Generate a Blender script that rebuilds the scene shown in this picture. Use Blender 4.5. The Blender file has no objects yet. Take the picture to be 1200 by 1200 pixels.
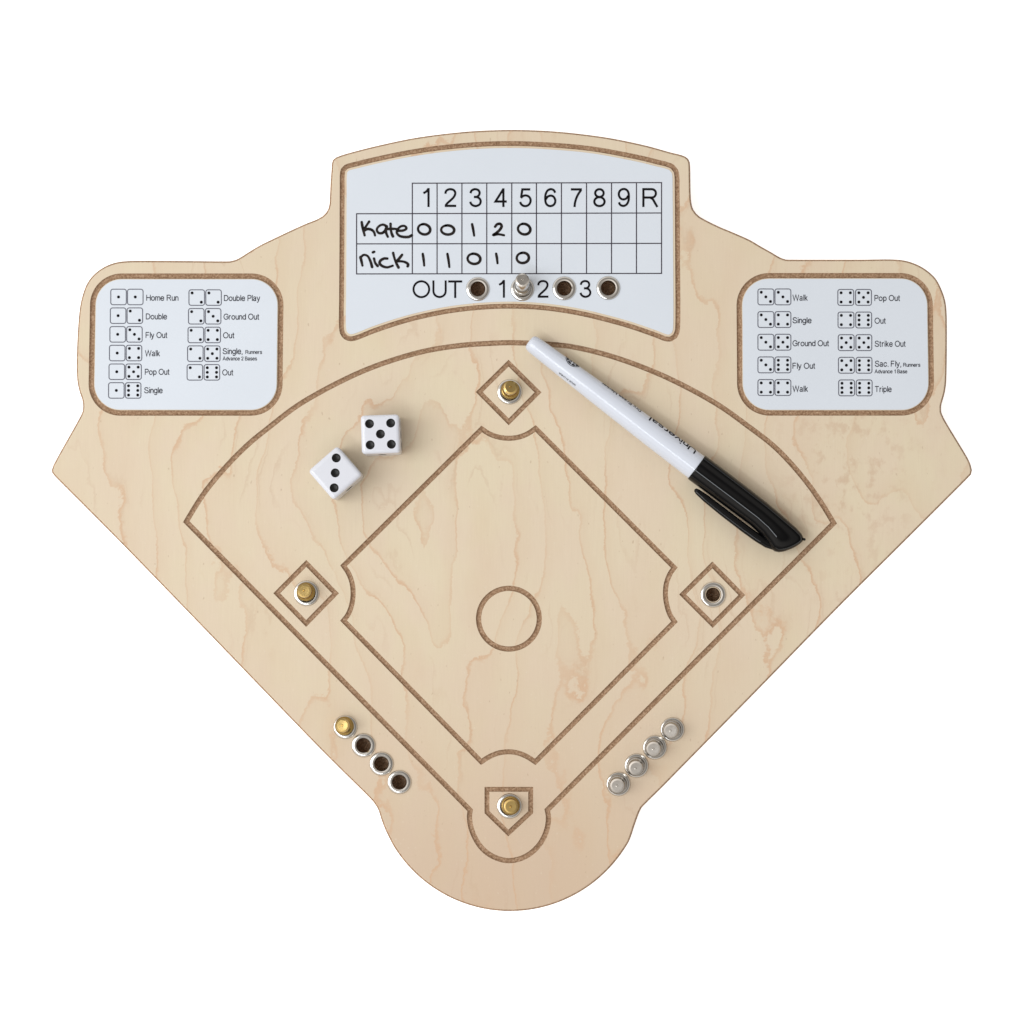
import bpy, bmesh, math, random
import numpy as np
from mathutils import Vector, Matrix
from mathutils.geometry import delaunay_2d_cdt

# ------------------------------------------------------------------ scene, camera, light
scene = bpy.context.scene
COL = scene.collection
S = 0.000345            # metres per image pixel (one unit = one pixel of the 1200 px image)
T = 35 * S              # thickness of the board: top face height above the table
NX, NY, H = 600.0, 695.0, 2600.0   # point under the lens and lens height above the board, image pixels

scene.view_settings.view_transform = 'Standard'
scene.view_settings.look = 'None'
scene.view_settings.exposure = 0.0
scene.view_settings.gamma = 1.0
scene.view_settings.use_curve_mapping = False

cam_data = bpy.data.cameras.new('camera')
cam = bpy.data.objects.new('camera', cam_data)
COL.objects.link(cam)
cam.location = ((NX - 600) * S, (600 - NY) * S, T + H * S)
cam.rotation_euler = (0, 0, 0)
cam_data.sensor_width = 36
cam_data.lens = 36 * H / 1200.0
cam_data.shift_y = (NY - 600) / 1200.0
cam_data.clip_start = 0.01
cam_data.clip_end = 50
scene.camera = cam

world = bpy.data.worlds.new('World')
scene.world = world
world.use_nodes = True
wn, wl = world.node_tree.nodes, world.node_tree.links
wn.clear()
wout = wn.new('ShaderNodeOutputWorld')
wbg = wn.new('ShaderNodeBackground')
wtc = wn.new('ShaderNodeTexCoord')
wsep = wn.new('ShaderNodeSeparateXYZ')
wl.new(wtc.outputs['Generated'], wsep.inputs[0])
wramp = wn.new('ShaderNodeValToRGB')          # a bright room: pale walls, dimmer ceiling
wl.new(wsep.outputs[2], wramp.inputs[0])
RAMP = [(0.0, 0.16), (0.25, 0.36), (0.48, 1.0), (0.74, 0.95), (0.87, 0.26), (0.95, 0.34), (1.0, 0.58)]
for i, (pos, g_) in enumerate(RAMP):
    if i < 2:
        e = wramp.color_ramp.elements[i]; e.position = pos
    else:
        e = wramp.color_ramp.elements.new(pos)
    e.color = (g_, g_ * 0.945, g_ * 0.885, 1)
wside = wn.new('ShaderNodeMapRange')           # the window side of the room is brighter than the far side
wl.new(wsep.outputs[0], wside.inputs[0])
for i, v in enumerate((-0.9, 0.9, 1.42, 0.50)):
    wside.inputs[1 + i].default_value = v
wmul = wn.new('ShaderNodeMix'); wmul.data_type = 'RGBA'; wmul.blend_type = 'MULTIPLY'
wmul.inputs[0].default_value = 1.0
wl.new(wramp.outputs[0], wmul.inputs[6])
wl.new(wside.outputs[0], wmul.inputs[7])
wl.new(wmul.outputs[2], wbg.inputs['Color'])
wbg.inputs['Strength'].default_value = 1.10
wl.new(wbg.outputs[0], wout.inputs[0])


def area_light(name, loc, target, size_x, size_y, power, color):
    d = bpy.data.lights.new(name, 'AREA')
    d.shape = 'RECTANGLE'
    d.size, d.size_y = size_x, size_y
    d.energy = power
    d.color = color
    o = bpy.data.objects.new(name, d)
    COL.objects.link(o)
    o.location = loc
    o.rotation_euler = (Vector(target) - Vector(loc)).to_track_quat('-Z', 'Y').to_euler()
    return o


area_light('window_light', (-0.72, -0.06, 1.05), (0.0, 0.02, 0.0), 0.62, 0.90, 7.6, (0.96, 0.985, 1.0))
area_light('second_window_light', (-0.30, -0.46, 1.05), (0.05, 0.0, 0.0), 0.50, 0.11, 1.9, (0.90, 0.95, 1.0))

# ------------------------------------------------------------------ helpers


def P(px, py, z=0.0):
    """image pixel -> world, z in pixel units above the board's top face"""
    return Vector(((px - 600) * S, (600 - py) * S, T + z * S))


def seen(px, py, z):
    """plan position of a point at height z that the photograph shows at px, py"""
    k = 1 - z / H
    return (NX + (px - NX) * k, NY + (py - NY) * k)


def link(o, parent=None):
    COL.objects.link(o)
    if parent is not None:
        o.parent = parent
    return o


def mesh_obj(name, verts, faces, mats, parent=None, smooth=False, mat_idx=None):
    me = bpy.data.meshes.new(name)
    me.from_pydata([tuple(v) for v in verts], [], faces)
    for m in (mats if isinstance(mats, (list, tuple)) else [mats]):
        me.materials.append(m)
    if mat_idx is not None:
        me.polygons.foreach_set('material_index', mat_idx)
    if smooth:
        me.polygons.foreach_set('use_smooth', [True] * len(me.polygons))
    me.update()
    return link(bpy.data.objects.new(name, me), parent)


def thing(name, label, cat, loc=(0, 0, 0), rot=(0, 0, 0), group=None):
    o = bpy.data.objects.new(name, None)
    o.empty_display_size = 0.01
    COL.objects.link(o)
    o.location = loc
    o.rotation_euler = rot
    o['label'] = label
    o['category'] = cat
    if group:
        o['group'] = group
    return o


def catmull(pts, closed=False, step=3.0):
    pts = [Vector(p) for p in pts]
    n = len(pts)
    out = []
    for i in range(n if closed else n - 1):
        if closed:
            p0, p1, p2, p3 = pts[i - 1], pts[i], pts[(i + 1) % n], pts[(i + 2) % n]
        else:
            p1, p2 = pts[i], pts[i + 1]
            p0 = pts[i - 1] if i > 0 else p1 * 2 - p2
            p3 = pts[i + 2] if i + 2 < n else p2 * 2 - p1
        t0 = 0.0
        t1 = t0 + max((p1 - p0).length, 1e-4) ** 0.5
        t2 = t1 + max((p2 - p1).length, 1e-4) ** 0.5
        t3 = t2 + max((p3 - p2).length, 1e-4) ** 0.5
        k = max(1, int((p2 - p1).length / step))
        for j in range(k):
            t = t1 + (t2 - t1) * j / k
            a1 = p0 * ((t1 - t) / (t1 - t0)) + p1 * ((t - t0) / (t1 - t0))
            a2 = p1 * ((t2 - t) / (t2 - t1)) + p2 * ((t - t1) / (t2 - t1))
            a3 = p2 * ((t3 - t) / (t3 - t2)) + p3 * ((t - t2) / (t3 - t2))
            b1 = a1 * ((t2 - t) / (t2 - t0)) + a2 * ((t - t0) / (t2 - t0))
            b2 = a2 * ((t3 - t) / (t3 - t1)) + a3 * ((t - t1) / (t3 - t1))
            out.append(b1 * ((t2 - t) / (t2 - t1)) + b2 * ((t - t1) / (t2 - t1)))
    if not closed:
        out.append(pts[-1])
    return out


def join_path(*segs):
    """segments that follow each other; shared end points are dropped"""
    out = []
    for s in segs:
        for p in s:
            p = Vector(p)
            if not out or (out[-1] - p).length > 0.3:
                out.append(p)
    if (out[0] - out[-1]).length < 0.3:
        out.pop()
    return out


def circle(cx, cy, r, n=48):
    return [Vector((cx + r * math.cos(2 * math.pi * i / n), cy + r * math.sin(2 * math.pi * i / n))) for i in range(n)]


def round_poly(corners, radii, n=14):
    """closed polygon whose corners are rounded with arcs"""
    out = []
    m = len(corners)
    for i in range(m):
        p, a, b = Vector(corners[i]), Vector(corners[i - 1]), Vector(corners[(i + 1) % m])
        u, v = (a - p).normalized(), (b - p).normalized()
        ang = u.angle(v)
        r = radii[i] if isinstance(radii, (list, tuple)) else radii
        d = r / math.tan(ang / 2)
        c = p + (u + v).normalized() * (r / math.sin(ang / 2))
        s, e = p + u * d - c, p + v * d - c
        a0, a1 = math.atan2(s.y, s.x), math.atan2(e.y, e.x)
        da = (a1 - a0 + math.pi) % (2 * math.pi) - math.pi
        for k in range(n + 1):
            t = a0 + da * k / n
            out.append(c + Vector((math.cos(t), math.sin(t))) * r)
    return out


def signed_area(poly):
    return 0.5 * sum(poly[i - 1].x * poly[i].y - poly[i].x * poly[i - 1].y for i in range(len(poly)))


def ccw(poly):
    poly = [Vector(p) for p in poly]
    return poly if signed_area(poly) > 0 else poly[::-1]


def offset(poly, d):
    """mitred offset of a closed ccw polygon; d > 0 grows it"""
    out, n = [], len(poly)
    for i in range(n):
        a = (poly[i] - poly[i - 1]).normalized()
        b = (poly[(i + 1) % n] - poly[i]).normalized()
        na, nb = Vector((a.y, -a.x)), Vector((b.y, -b.x))
        m = na + nb
        if m.length < 1e-6:
            m = na
        m.normalize()
        out.append(poly[i] + m * (d / max(0.35, m.dot(na))))
    return out


def inside(poly, pts):
    x = np.array([p.x for p in poly]); y = np.array([p.y for p in poly])
    x2, y2 = np.roll(x, -1), np.roll(y, -1)
    px, py = pts[:, 0:1], pts[:, 1:2]
    dy = np.where(np.abs(y2 - y) < 1e-12, 1e-12, y2 - y)
    c = ((y > py) != (y2 > py)) & (px < (x2 - x) * (py - y) / dy + x)
    return (c.sum(axis=1) % 2) == 1


def fill(region, loops, extra=()):
    """triangulate all loops together, keep triangles for which region(centroids) is true"""
    vs, es = [], []
    for lp in loops:
        b = len(vs)
        vs += [Vector((p.x, p.y)) for p in lp]
        es += [(b + i, b + (i + 1) % len(lp)) for i in range(len(lp))]
    ov, oe, of = delaunay_2d_cdt(vs, es, [], 0, 1e-5)[:3]
    cen = np.array([[sum(ov[i].x for i in f) / 3, sum(ov[i].y for i in f) / 3] for f in of])
    keep = region(cen)
    return ov, [f for f, k in zip(of, keep) if k]


class Geo:
    def __init__(self):
        self.v, self.f, self.m = [], [], []

    def add(self, vs, fs, m=0):
        b = len(self.v)
        self.v += list(vs)
        self.f += [tuple(b + i for i in f) for f in fs]
        self.m += [m] * len(fs)

    def rings(self, rings, m=0, closed=True):
        """quads between successive rings of equal length"""
        n = len(rings[0])
        vs = [v for r in rings for v in r]
        fs = []
        for k in range(len(rings) - 1):
            for i in range(n if closed else n - 1):
                j = (i + 1) % n
                fs.append((k * n + i, k * n + j, (k + 1) * n + j, (k + 1) * n + i))
        self.add(vs, fs, m)

    def obj(self, name, mats, parent=None, smooth=False):
        return mesh_obj(name, self.v, self.f, mats, parent, smooth, self.m)


def fix_normals(o):
    bm = bmesh.new()
    bm.from_mesh(o.data)
    bmesh.ops.recalc_face_normals(bm, faces=bm.faces)
    bm.to_mesh(o.data)
    bm.free()
    return o


def lathe_rings(profile, n=48):
    return [[Vector((r * math.cos(2 * math.pi * i / n) * S, r * math.sin(2 * math.pi * i / n) * S, z * S)) for i in range(n)]
            for r, z in profile]


def lathe(name, profile, mat, parent, n=48):
    g = Geo()
    g.rings(lathe_rings(profile, n))
    o = g.obj(name, mat, parent, smooth=True)
    bm = bmesh.new(); bm.from_mesh(o.data)
    bmesh.ops.remove_doubles(bm, verts=bm.verts, dist=1e-7)
    bmesh.ops.recalc_face_normals(bm, faces=bm.faces)
    for e in bm.edges:
        e.smooth = len(e.link_faces) < 2 or e.calc_face_angle() < 0.5
    bm.to_mesh(o.data); bm.free()
    return o


# ------------------------------------------------------------------ materials


def new_mat(name):
    m = bpy.data.materials.new(name)
    m.use_nodes = True
    nt = m.node_tree
    return m, nt, nt.nodes['Principled BSDF']


class N:
    """small node builder"""
    def __init__(self, nt):
        self.nt = nt

    def val(self, x, sock):
        if isinstance(x, bpy.types.NodeSocket):
            self.nt.links.new(x, sock)
        else:
            sock.default_value = x

    def math(self, op, a, b=0.0, c=0.0, clamp=False):
        n = self.nt.nodes.new('ShaderNodeMath'); n.operation = op; n.use_clamp = clamp
        self.val(a, n.inputs[0]); self.val(b, n.inputs[1]); self.val(c, n.inputs[2])
        return n.outputs[0]

    def noise(self, vec, scale=1.0, detail=2.0, rough=0.5, dist=0.0):
        n = self.nt.nodes.new('ShaderNodeTexNoise')
        self.nt.links.new(vec, n.inputs['Vector'])
        n.inputs['Scale'].default_value = scale
        n.inputs['Detail'].default_value = detail
        n.inputs['Roughness'].default_value = rough
        n.inputs['Distortion'].default_value = dist
        return n.outputs['Fac']

    def coords(self, scale=(1, 1, 1), loc=(0, 0, 0)):
        t = self.nt.nodes.new('ShaderNodeTexCoord')
        mp = self.nt.nodes.new('ShaderNodeMapping')
        self.nt.links.new(t.outputs['Object'], mp.inputs['Vector'])
        mp.inputs['Scale'].default_value = scale
        mp.inputs['Location'].default_value = loc
        return mp.outputs[0]

    def range(self, x, a, b, c=0.0, d=1.0, smooth=False):
        n = self.nt.nodes.new('ShaderNodeMapRange')
        n.interpolation_type = 'SMOOTHSTEP' if smooth else 'LINEAR'
        self.val(x, n.inputs[0])
        for i, v in enumerate((a, b, c, d)):
            self.val(v, n.inputs[1 + i])
        return n.outputs[0]

    def mix(self, fac, a, b, mode='MIX'):
        n = self.nt.nodes.new('ShaderNodeMix'); n.data_type = 'RGBA'; n.blend_type = mode
        self.val(fac, n.inputs[0]); self.val(a, n.inputs[6]); self.val(b, n.inputs[7])
        return n.outputs[2]

    def bump(self, h, strength, dist):
        n = self.nt.nodes.new('ShaderNodeBump')
        n.inputs['Strength'].default_value = strength
        n.inputs['Distance'].default_value = dist
        self.nt.links.new(h, n.inputs['Height'])
        return n.outputs[0]


def maple():
    m, nt, bs = new_mat('maple_veneer')
    k = N(nt)
    u = 1.0 / S
    px = k.coords((u, u, u))                       # image pixel units, centred on the board, y up
    sep = nt.nodes.new('ShaderNodeSeparateXYZ'); nt.links.new(px, sep.inputs[0])
    x, y = sep.outputs[0], sep.outputs[1]
    # growth figure: level lines of a stretched, warped field run mostly up the board
    def field(sx, sy, lx, ly, detail, rough=0.5):
        return k.noise(k.coords((u / sx, u / sy, 1), (lx, ly, 0)), 1.0, detail, rough)

    def bump2(cx, cy, rx, ry, a):
        dx = k.math('DIVIDE', k.math('SUBTRACT', x, cx), rx)
        dy = k.math('DIVIDE', k.math('SUBTRACT', y, cy), ry)
        r2 = k.math('ADD', k.math('MULTIPLY', dx, dx), k.math('MULTIPLY', dy, dy))
        return k.math('MULTIPLY', k.math('POWER', 2.718, k.math('MULTIPLY', r2, -1.0)), a)

    big = k.math('MULTIPLY', k.math('SUBTRACT', field(120, 330, 3.1, 1.7, 1.5), 0.5), 4.2)
    mid = k.math('MULTIPLY', k.math('SUBTRACT', field(38, 75, 8.3, 5.2, 2.0), 0.5), 1.0)
    fine = k.math('MULTIPLY', k.math('SUBTRACT', field(6, 5, 1.0, 9.0, 3.0, 0.7), 0.5), 0.17)
    F = k.math('ADD', k.math('ADD', big, mid), fine)
    F = k.math('ADD', F, k.math('DIVIDE', x, 60.0))
    F = k.math('ADD', F, bump2(-210, 20, 150, 110, 2.0))      # flame figure left of the diamond
    F = k.math('ADD', F, bump2(0, -20, 60, 130, -1.3))        # tangled knot-like figure in the middle
    F = k.math('ADD', F, bump2(400, 70, 110, 110, 1.8))       # swirl at the right
    fr = k.math('FRACT', F)
    # sharp on one side, fading on the other
    sharp = k.range(fr, 0.0, 0.030, 0.0, 1.0, True)
    fade = k.range(fr, 0.03, 0.115, 1.0, 0.0, True)
    line = k.math('MULTIPLY', sharp, fade)
    fade2 = k.range(fr, 0.03, 0.60, 1.0, 0.0)
    soft = k.math('MULTIPLY', sharp, fade2)
    gate = k.range(field(70, 160, 4.0, 2.2, 2.0), 0.36, 0.62, 0.22, 1.0, True)
    line = k.math('MULTIPLY', line, gate)
    # broad cream / pinkish patches
    patch = k.range(field(60, 85, 6.0, 3.0, 3.0), 0.35, 0.65, 0.0, 1.0, True)
    patch2 = k.range(field(190, 300, 2.0, 7.0, 2.0), 0.35, 0.65, 0.0, 1.0, True)
    c = k.mix(patch, (0.675, 0.590, 0.436, 1), (0.675, 0.570, 0.438, 1))
    c = k.mix(k.math('MULTIPLY', patch2, 0.5), c, (0.655, 0.548, 0.418, 1))
    c = k.mix(bump2(0, -470, 420, 230, 0.70), c, (0.545, 0.400, 0.295, 1))   # pinker heartwood at the foot
    c = k.mix(k.math('MULTIPLY', soft, 0.22), c, (0.59, 0.435, 0.29, 1))
    c = k.mix(k.math('MULTIPLY', line, 0.70), c, (0.585, 0.375, 0.235, 1))
    # a second, fainter set of finer growth lines
    F2 = k.math('ADD', k.math('MULTIPLY', F, 2.0), k.math('MULTIPLY', field(30, 120, 14.0, 3.0, 3.0, 0.6), 1.6))
    fr2 = k.math('FRACT', F2)
    line2 = k.math('MULTIPLY', k.range(fr2, 0.0, 0.05, 0.0, 1.0, True), k.range(fr2, 0.05, 0.22, 1.0, 0.0, True))
    gate2 = k.range(field(90, 130, 24.0, 12.2, 2.0), 0.48, 0.68, 0.0, 0.34, True)
    c = k.mix(k.math('MULTIPLY', line2, gate2), c, (0.53, 0.38, 0.26, 1))
    # a cloudy mineral stain right of the outfield
    st = k.math('MULTIPLY', bump2(395, 45, 75, 120, 1.0), k.range(field(16, 22, 9.0, 4.0, 4.0, 0.65), 0.50, 0.66, 0.0, 0.55, True))
    c = k.mix(st, c, (0.53, 0.37, 0.255, 1))
    # fine fibres and tiny pale / brown flecks
    fib = k.noise(k.coords((u / 1.6, u / 34, 1)), 1.0, 3.0, 0.65)
    c = k.mix(k.range(fib, 0.3, 0.75, 0.0, 0.16), c, (0.52, 0.415, 0.30, 1))
    flk = k.noise(k.coords((u / 3.0, u / 5.0, 1), (5, 3, 0)), 1.0, 1.0, 0.5)
    c = k.mix(k.range(flk, 0.70, 0.78, 0.0, 0.35), c, (0.70, 0.62, 0.51, 1))
    flk2 = k.noise(k.coords((u / 4.0, u / 8.0, 1), (15, 31, 0)), 1.0, 1.0, 0.5)
    c = k.mix(k.range(flk2, 0.74, 0.80, 0.0, 0.35), c, (0.34, 0.22, 0.13, 1))
    nt.links.new(c, bs.inputs['Base Color'])
    bs.inputs['Roughness'].default_value = 0.62
    bs.inputs['Specular IOR Level'].default_value = 0.25
    nt.links.new(k.bump(fib, 0.10, 0.0001), bs.inputs['Normal'])
    return m


def fibreboard():
    m, nt, bs = new_mat('brown_fibreboard')
    k = N(nt)
    u = 1.0 / S
    a = k.noise(k.coords((u / 2.4, u / 2.4, u / 2.4)), 1.0, 2.0, 0.7)
    b = k.noise(k.coords((u / 9.0, u / 9.0, u / 9.0), (3, 1, 2)), 1.0, 2.0, 0.5)
    c = k.mix(k.range(b, 0.3, 0.7), (0.290, 0.180, 0.108, 1), (0.345, 0.220, 0.138, 1))
    c = k.mix(k.range(a, 0.50, 0.74, 0.0, 0.75), c, (0.58, 0.42, 0.29, 1))
    c = k.mix(k.range(a, 0.48, 0.28, 0.0, 0.75), c, (0.150, 0.085, 0.045, 1))
    nt.links.new(c, bs.inputs['Base Color'])
    bs.inputs['Roughness'].default_value = 0.85
    bs.inputs['Specular IOR Level'].default_value = 0.15
    nt.links.new(k.bump(a, 0.5, 0.0002), bs.inputs['Normal'])
    return m


def speckled(name, col, rough, spec=0.5, metallic=0.0, var=0.06, scale=40.0, coat=0.0, rvar=0.0):
    m, nt, bs = new_mat(name)
    k = N(nt)
    n = k.noise(k.coords((scale / S / 1000,) * 3), 1.0, 3.0, 0.55)
    dark = tuple(c * (1 - var) for c in col) + (1,)
    lite = tuple(min(1, c * (1 + var)) for c in col) + (1,)
    nt.links.new(k.mix(k.range(n, 0.3, 0.7), dark, lite), bs.inputs['Base Color'])
    if rvar:
        nt.links.new(k.range(n, 0.3, 0.7, rough - rvar, rough + rvar), bs.inputs['Roughness'])
    else:
        bs.inputs['Roughness'].default_value = rough
    bs.inputs['Specular IOR Level'].default_value = spec
    bs.inputs['Metallic'].default_value = metallic
    bs.inputs['Coat Weight'].default_value = coat
    bs.inputs['Coat Roughness'].default_value = 0.05
    return m


MAPLE = maple()
MDF = fibreboard()
LAMINATE = speckled('white_laminate', (0.635, 0.685, 0.755), 0.40, 0.3, var=0.012, scale=8)
INK = speckled('printed_ink', (0.008, 0.007, 0.009), 0.6, 0.05, var=0.2)
INK_GREY = speckled('printed_grey_ink', (0.040, 0.040, 0.052), 0.6, 0.1, var=0.1)
BOX_INK = speckled('printed_box_ink', (0.115, 0.118, 0.150), 0.6, 0.1, var=0.1)
GRID_INK = speckled('printed_line_ink', (0.042, 0.034, 0.048), 0.6, 0.1, var=0.1)
FELT_INK = speckled('felt_tip_ink', (0.016, 0.012, 0.011), 0.5, 0.1, var=0.9, scale=250)
NICKEL = speckled('nickel_plate', (0.60, 0.58, 0.55), 0.16, 0.5, 1.0, 0.05, 60, rvar=0.04)
STEEL = speckled('turned_steel', (0.68, 0.65, 0.61), 0.19, 0.5, 1.0, 0.08, 90, rvar=0.06)
BRASS = speckled('turned_brass', (0.66, 0.475, 0.185), 0.17, 0.5, 1.0, 0.10, 90, rvar=0.06)
STEEL_DARK = speckled('shaded_steel', (0.40, 0.38, 0.355), 0.20, 0.5, 1.0, 0.10, 90, rvar=0.06)  # collar steel: crevice shade and dark reflections put into the colour
BRASS_DARK = speckled('shaded_brass', (0.40, 0.275, 0.09), 0.20, 0.5, 1.0, 0.12, 90, rvar=0.06)  # collar brass, darkened by colour the same way as the steel
DIE_WHITE = speckled('white_resin', (0.66, 0.68, 0.745), 0.22, 0.4, var=0.01, coat=0.15)
PIP_BLACK = speckled('black_paint', (0.005, 0.005, 0.005), 0.35, 0.25, var=0.2)
BARREL_WHITE = speckled('white_plastic', (0.62, 0.66, 0.745), 0.14, 0.5, var=0.01, coat=0.0)
CAP_BLACK = speckled('black_plastic', (0.002, 0.002, 0.0025), 0.05, 0.24, var=0.1, coat=0.0)


def backdrop_mat():
    m, nt, bs = new_mat('glow_added_white')
    k = N(nt)
    n = k.noise(k.coords((3, 3, 3)), 1.0, 2.0, 0.5)
    nt.links.new(k.mix(n, (0.90, 0.90, 0.90, 1), (0.92, 0.92, 0.92, 1)), bs.inputs['Base Color'])
    bs.inputs['Roughness'].default_value = 0.6
    bs.inputs['Emission Color'].default_value = (1, 1, 1, 1)
    bs.inputs['Emission Strength'].default_value = 0.70  # glow added to the white surface so shadows wash out to pure white
    return m


# ------------------------------------------------------------------ setting: white table with an added glow
g = 3.0
tab = mesh_obj('table', [(-g, -g, 0), (g, -g, 0), (g, g, 0), (-g, g, 0)], [(0, 1, 2, 3)], backdrop_mat())
tab['kind'] = 'structure'

# ------------------------------------------------------------------ board outline and carved lines (traced in image pixels)
arc_home = [(597.5 + 160 * math.cos(math.radians(a)), 908 + 160 * math.sin(math.radians(a))) for a in range(29, 152, 4)]
OUTLINE = ccw(catmull([
    (530, 155.5), (560, 153), (600, 151.8), (640, 153), (670, 155.5), (715, 161.5), (760, 171), (785, 178), (799, 181.5), (803.5, 183.3),
    (806.8, 186), (808.5, 190), (809, 197), (809.2, 210), (809.6, 228), (810.5, 238), (812.5, 245), (816, 250), (820, 253.5),
    (840, 264), (860, 272.5), (880, 281.5), (890, 287.5), (905, 296), (914, 301.3), (921, 303.8), (930, 304), (960, 304), (1010, 304),
    (1045, 303.7), (1060, 305), (1073, 309), (1085, 315.5), (1097, 326.5), (1104, 340), (1108, 352), (1109.6, 365), (1110, 400),
    (1109.5, 440), (1109, 450), (1107.5, 460), (1105, 469), (1103.2, 476), (1103.3, 482), (1106, 489), (1135, 538), (1138, 545),
    (1139.4, 551), (1138.3, 556), (1134, 560.5), (1060, 634.5), (983.3, 711), (883.3, 813.5), (798.4, 900), (776.8, 922), (757, 941.5),
    (751.8, 947), (748.2, 955), (744.2, 966)] + [(x, y) for x, y in arc_home] + [(450.8, 971), (446.2, 958.5), (443.6, 950), (441, 945), (437, 939.3), (430, 932),
    (397.5, 900), (373, 875.5), (226.7, 724), (143.3, 638), (101.7, 596), (63, 557), (60.8, 554.3), (60.2, 551), (61.5, 546.5),
    (95, 485.5), (96.7, 481), (97, 476), (96, 468), (93.5, 461), (91.2, 452), (90, 444), (89.6, 436), (89.5, 420), (90.2, 400), (91, 385), (92.2, 370),
    (94, 356), (96.7, 345), (100.5, 334.5), (106.5, 325), (115, 317), (125, 311), (137, 307), (150, 305.6), (170, 305.3), (220, 305.6),
    (262, 306), (270, 305.8), (276, 304.3), (281, 301.8), (290, 296), (305, 287), (320, 279.7), (335, 272.5), (350, 265.6), (360, 261.2), (372, 256.5),
    (378, 253), (382, 249), (384.6, 244.5), (385.9, 239), (386.4, 230), (387.1, 215), (388.2, 200), (388.8, 191), (390, 187), (393.3, 184.3),
    (400, 181.6), (420, 176), (440, 171), (485, 161.5)], closed=True, step=3.5))

L = lambda *p: [Vector(q) for q in p]
SCORE = ccw(catmull([
    (405.5, 195.7), (419, 191.8), (448.3, 184.9), (483.3, 178), (518.3, 173), (560, 169.3), (600, 168.2), (640, 169.6), (680, 172.8),
    (706.6, 176.4), (753.3, 185.6), (770, 189.8), (782, 192.8), (788, 195.4), (791.8, 200), (793.2, 206), (793.5, 220), (794, 291), (794.2, 382), (793.6, 388),
    (791, 394), (786, 397.2), (780, 397), (770, 393.2), (738.3, 382.2), (715, 375.6), (680, 367.2), (640, 361), (600, 358.8), (560, 360.4),
    (528.8, 364), (506.7, 368), (483.3, 373.4), (460, 380.2), (436.7, 388.2), (417.5, 395.8), (411, 397), (405, 395), (401.3, 390), (400.2, 383),
    (400.3, 345), (400.7, 290), (401, 220), (401.2, 205), (402.3, 199)], closed=True, step=3.0))
CHART_L = ccw(round_poly([(109.2, 323.6), (329.4, 323.6), (327.6, 484), (106.4, 484)], 34))
CHART_R = ccw(round_poly([(866, 323), (1089.6, 323), (1092, 484), (867, 484)], 35))
FIELD = ccw(join_path(
    catmull([(218.3, 611.3), (223.3, 602.8), (235, 584), (246.7, 568), (270, 541.3), (293.3, 518.5), (316.7, 499.6), (338.8, 482.2), (355, 471.2),
             (390, 451.6), (425, 435), (459.4, 422.2), (500, 411), (540, 404.8), (570, 402.6), (600, 401.6), (654, 404.3), (675, 407.2), (720, 418.6),
             (780, 441.7), (840, 473.5), (877.5, 500), (906.7, 522.7), (930, 546.6), (949.8, 571), (965, 593.2), (977, 613)]),
    L((977, 613), (641.3, 949.3)),
    catmull([(641.3, 949.3), (642.6, 956), (642, 966.7), (637.3, 981.3), (627, 995.5), (613.3, 1004.8), (596.4, 1008.6), (579.2, 1004.4),
             (565.5, 994.7), (556, 980.6), (551.2, 966.7), (550.2, 956), (551, 949.5)]),
    L((551, 949.5), (218.3, 611.3))))
INFIELD = ccw(join_path(
    catmull([(564.5, 502.6), (574, 508.7), (585, 512.4), (596, 513.6), (608, 512.2), (619, 507.9), (627.6, 502)]),
    L((627.6, 502), (790.2, 665.2)),
    catmull([(790.2, 665.2), (785.4, 672), (781, 683.5), (779.8, 696.5), (781.4, 708.8), (785.2, 720.5), (790.4, 728.6)]),
    L((790.4, 728.6), (627.3, 892.8)),
    catmull([(627.3, 892.8), (617.3, 886.5), (606.7, 882.3), (596, 881), (584.6, 882.3), (573.5, 886.7), (564, 892.7)]),
    L((564, 892.7), (402.6, 727.2)),
    catmull([(402.6, 727.2), (407.4, 721), (412, 709.5), (413.8, 695.5), (412.3, 682), (408, 671), (402.6, 663)]),
    L((402.6, 663), (564.5, 502.6))))
SECOND = ccw(L((596, 425.6), (630.5, 459.8), (596.2, 494.3), (561.6, 459.4)))
THIRD = ccw(L((359, 660.2), (393.2, 695.4), (358.8, 730.6), (324.3, 695.2)))
FIRST = ccw(L((834.8, 662), (869.3, 697.3), (835.2, 731.8), (799.9, 696.6)))
PLATE = ccw(L((570.7, 925), (621.9, 925), (621.9, 951.8), (595.7, 976.2), (570.7, 951.8)))
MOUND = ccw(circle(596.4, 725, 35.6, 72))

CARVED = [(n_, c_, w_ - 0.22) for n_, c_, w_ in [('carved_border', SCORE, 3.1), ('carved_border', CHART_L, 3.4), ('carved_border', CHART_R, 3.3), ('carved_field_line', FIELD, 3.3),
          ('carved_infield_line', INFIELD, 3.2), ('carved_base', SECOND, 3.1), ('carved_base', THIRD, 3.1), ('carved_base', FIRST, 3.1),
          ('carved_home_plate', PLATE, 3.1), ('carved_mound', MOUND, 3.3)]]
SOCKETS = [(560, 338.7, 14.0), (612.3, 338.7, 14.0), (661.2, 338.0, 14.0), (712.8, 337.6, 14.0),
           (597.2, 459.2, 14.7), (835.5, 696.9, 15.0), (359.2, 695.2, 15.0), (597.0, 944.6, 14.8),
           (404.7, 852, 14.0), (426, 873.4, 14.0), (447.1, 895, 14.0), (468, 916.5, 14.0),
           (788, 854.8, 14.2), (767.4, 875.8, 14.2), (745.8, 897.2, 14.2), (724.6, 918.7, 14.2)]
HOLE_R = 8.4

board = thing('game_board', 'large pale maple plywood baseball game board with carved brown diamond and three white panels', 'game board')

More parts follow.
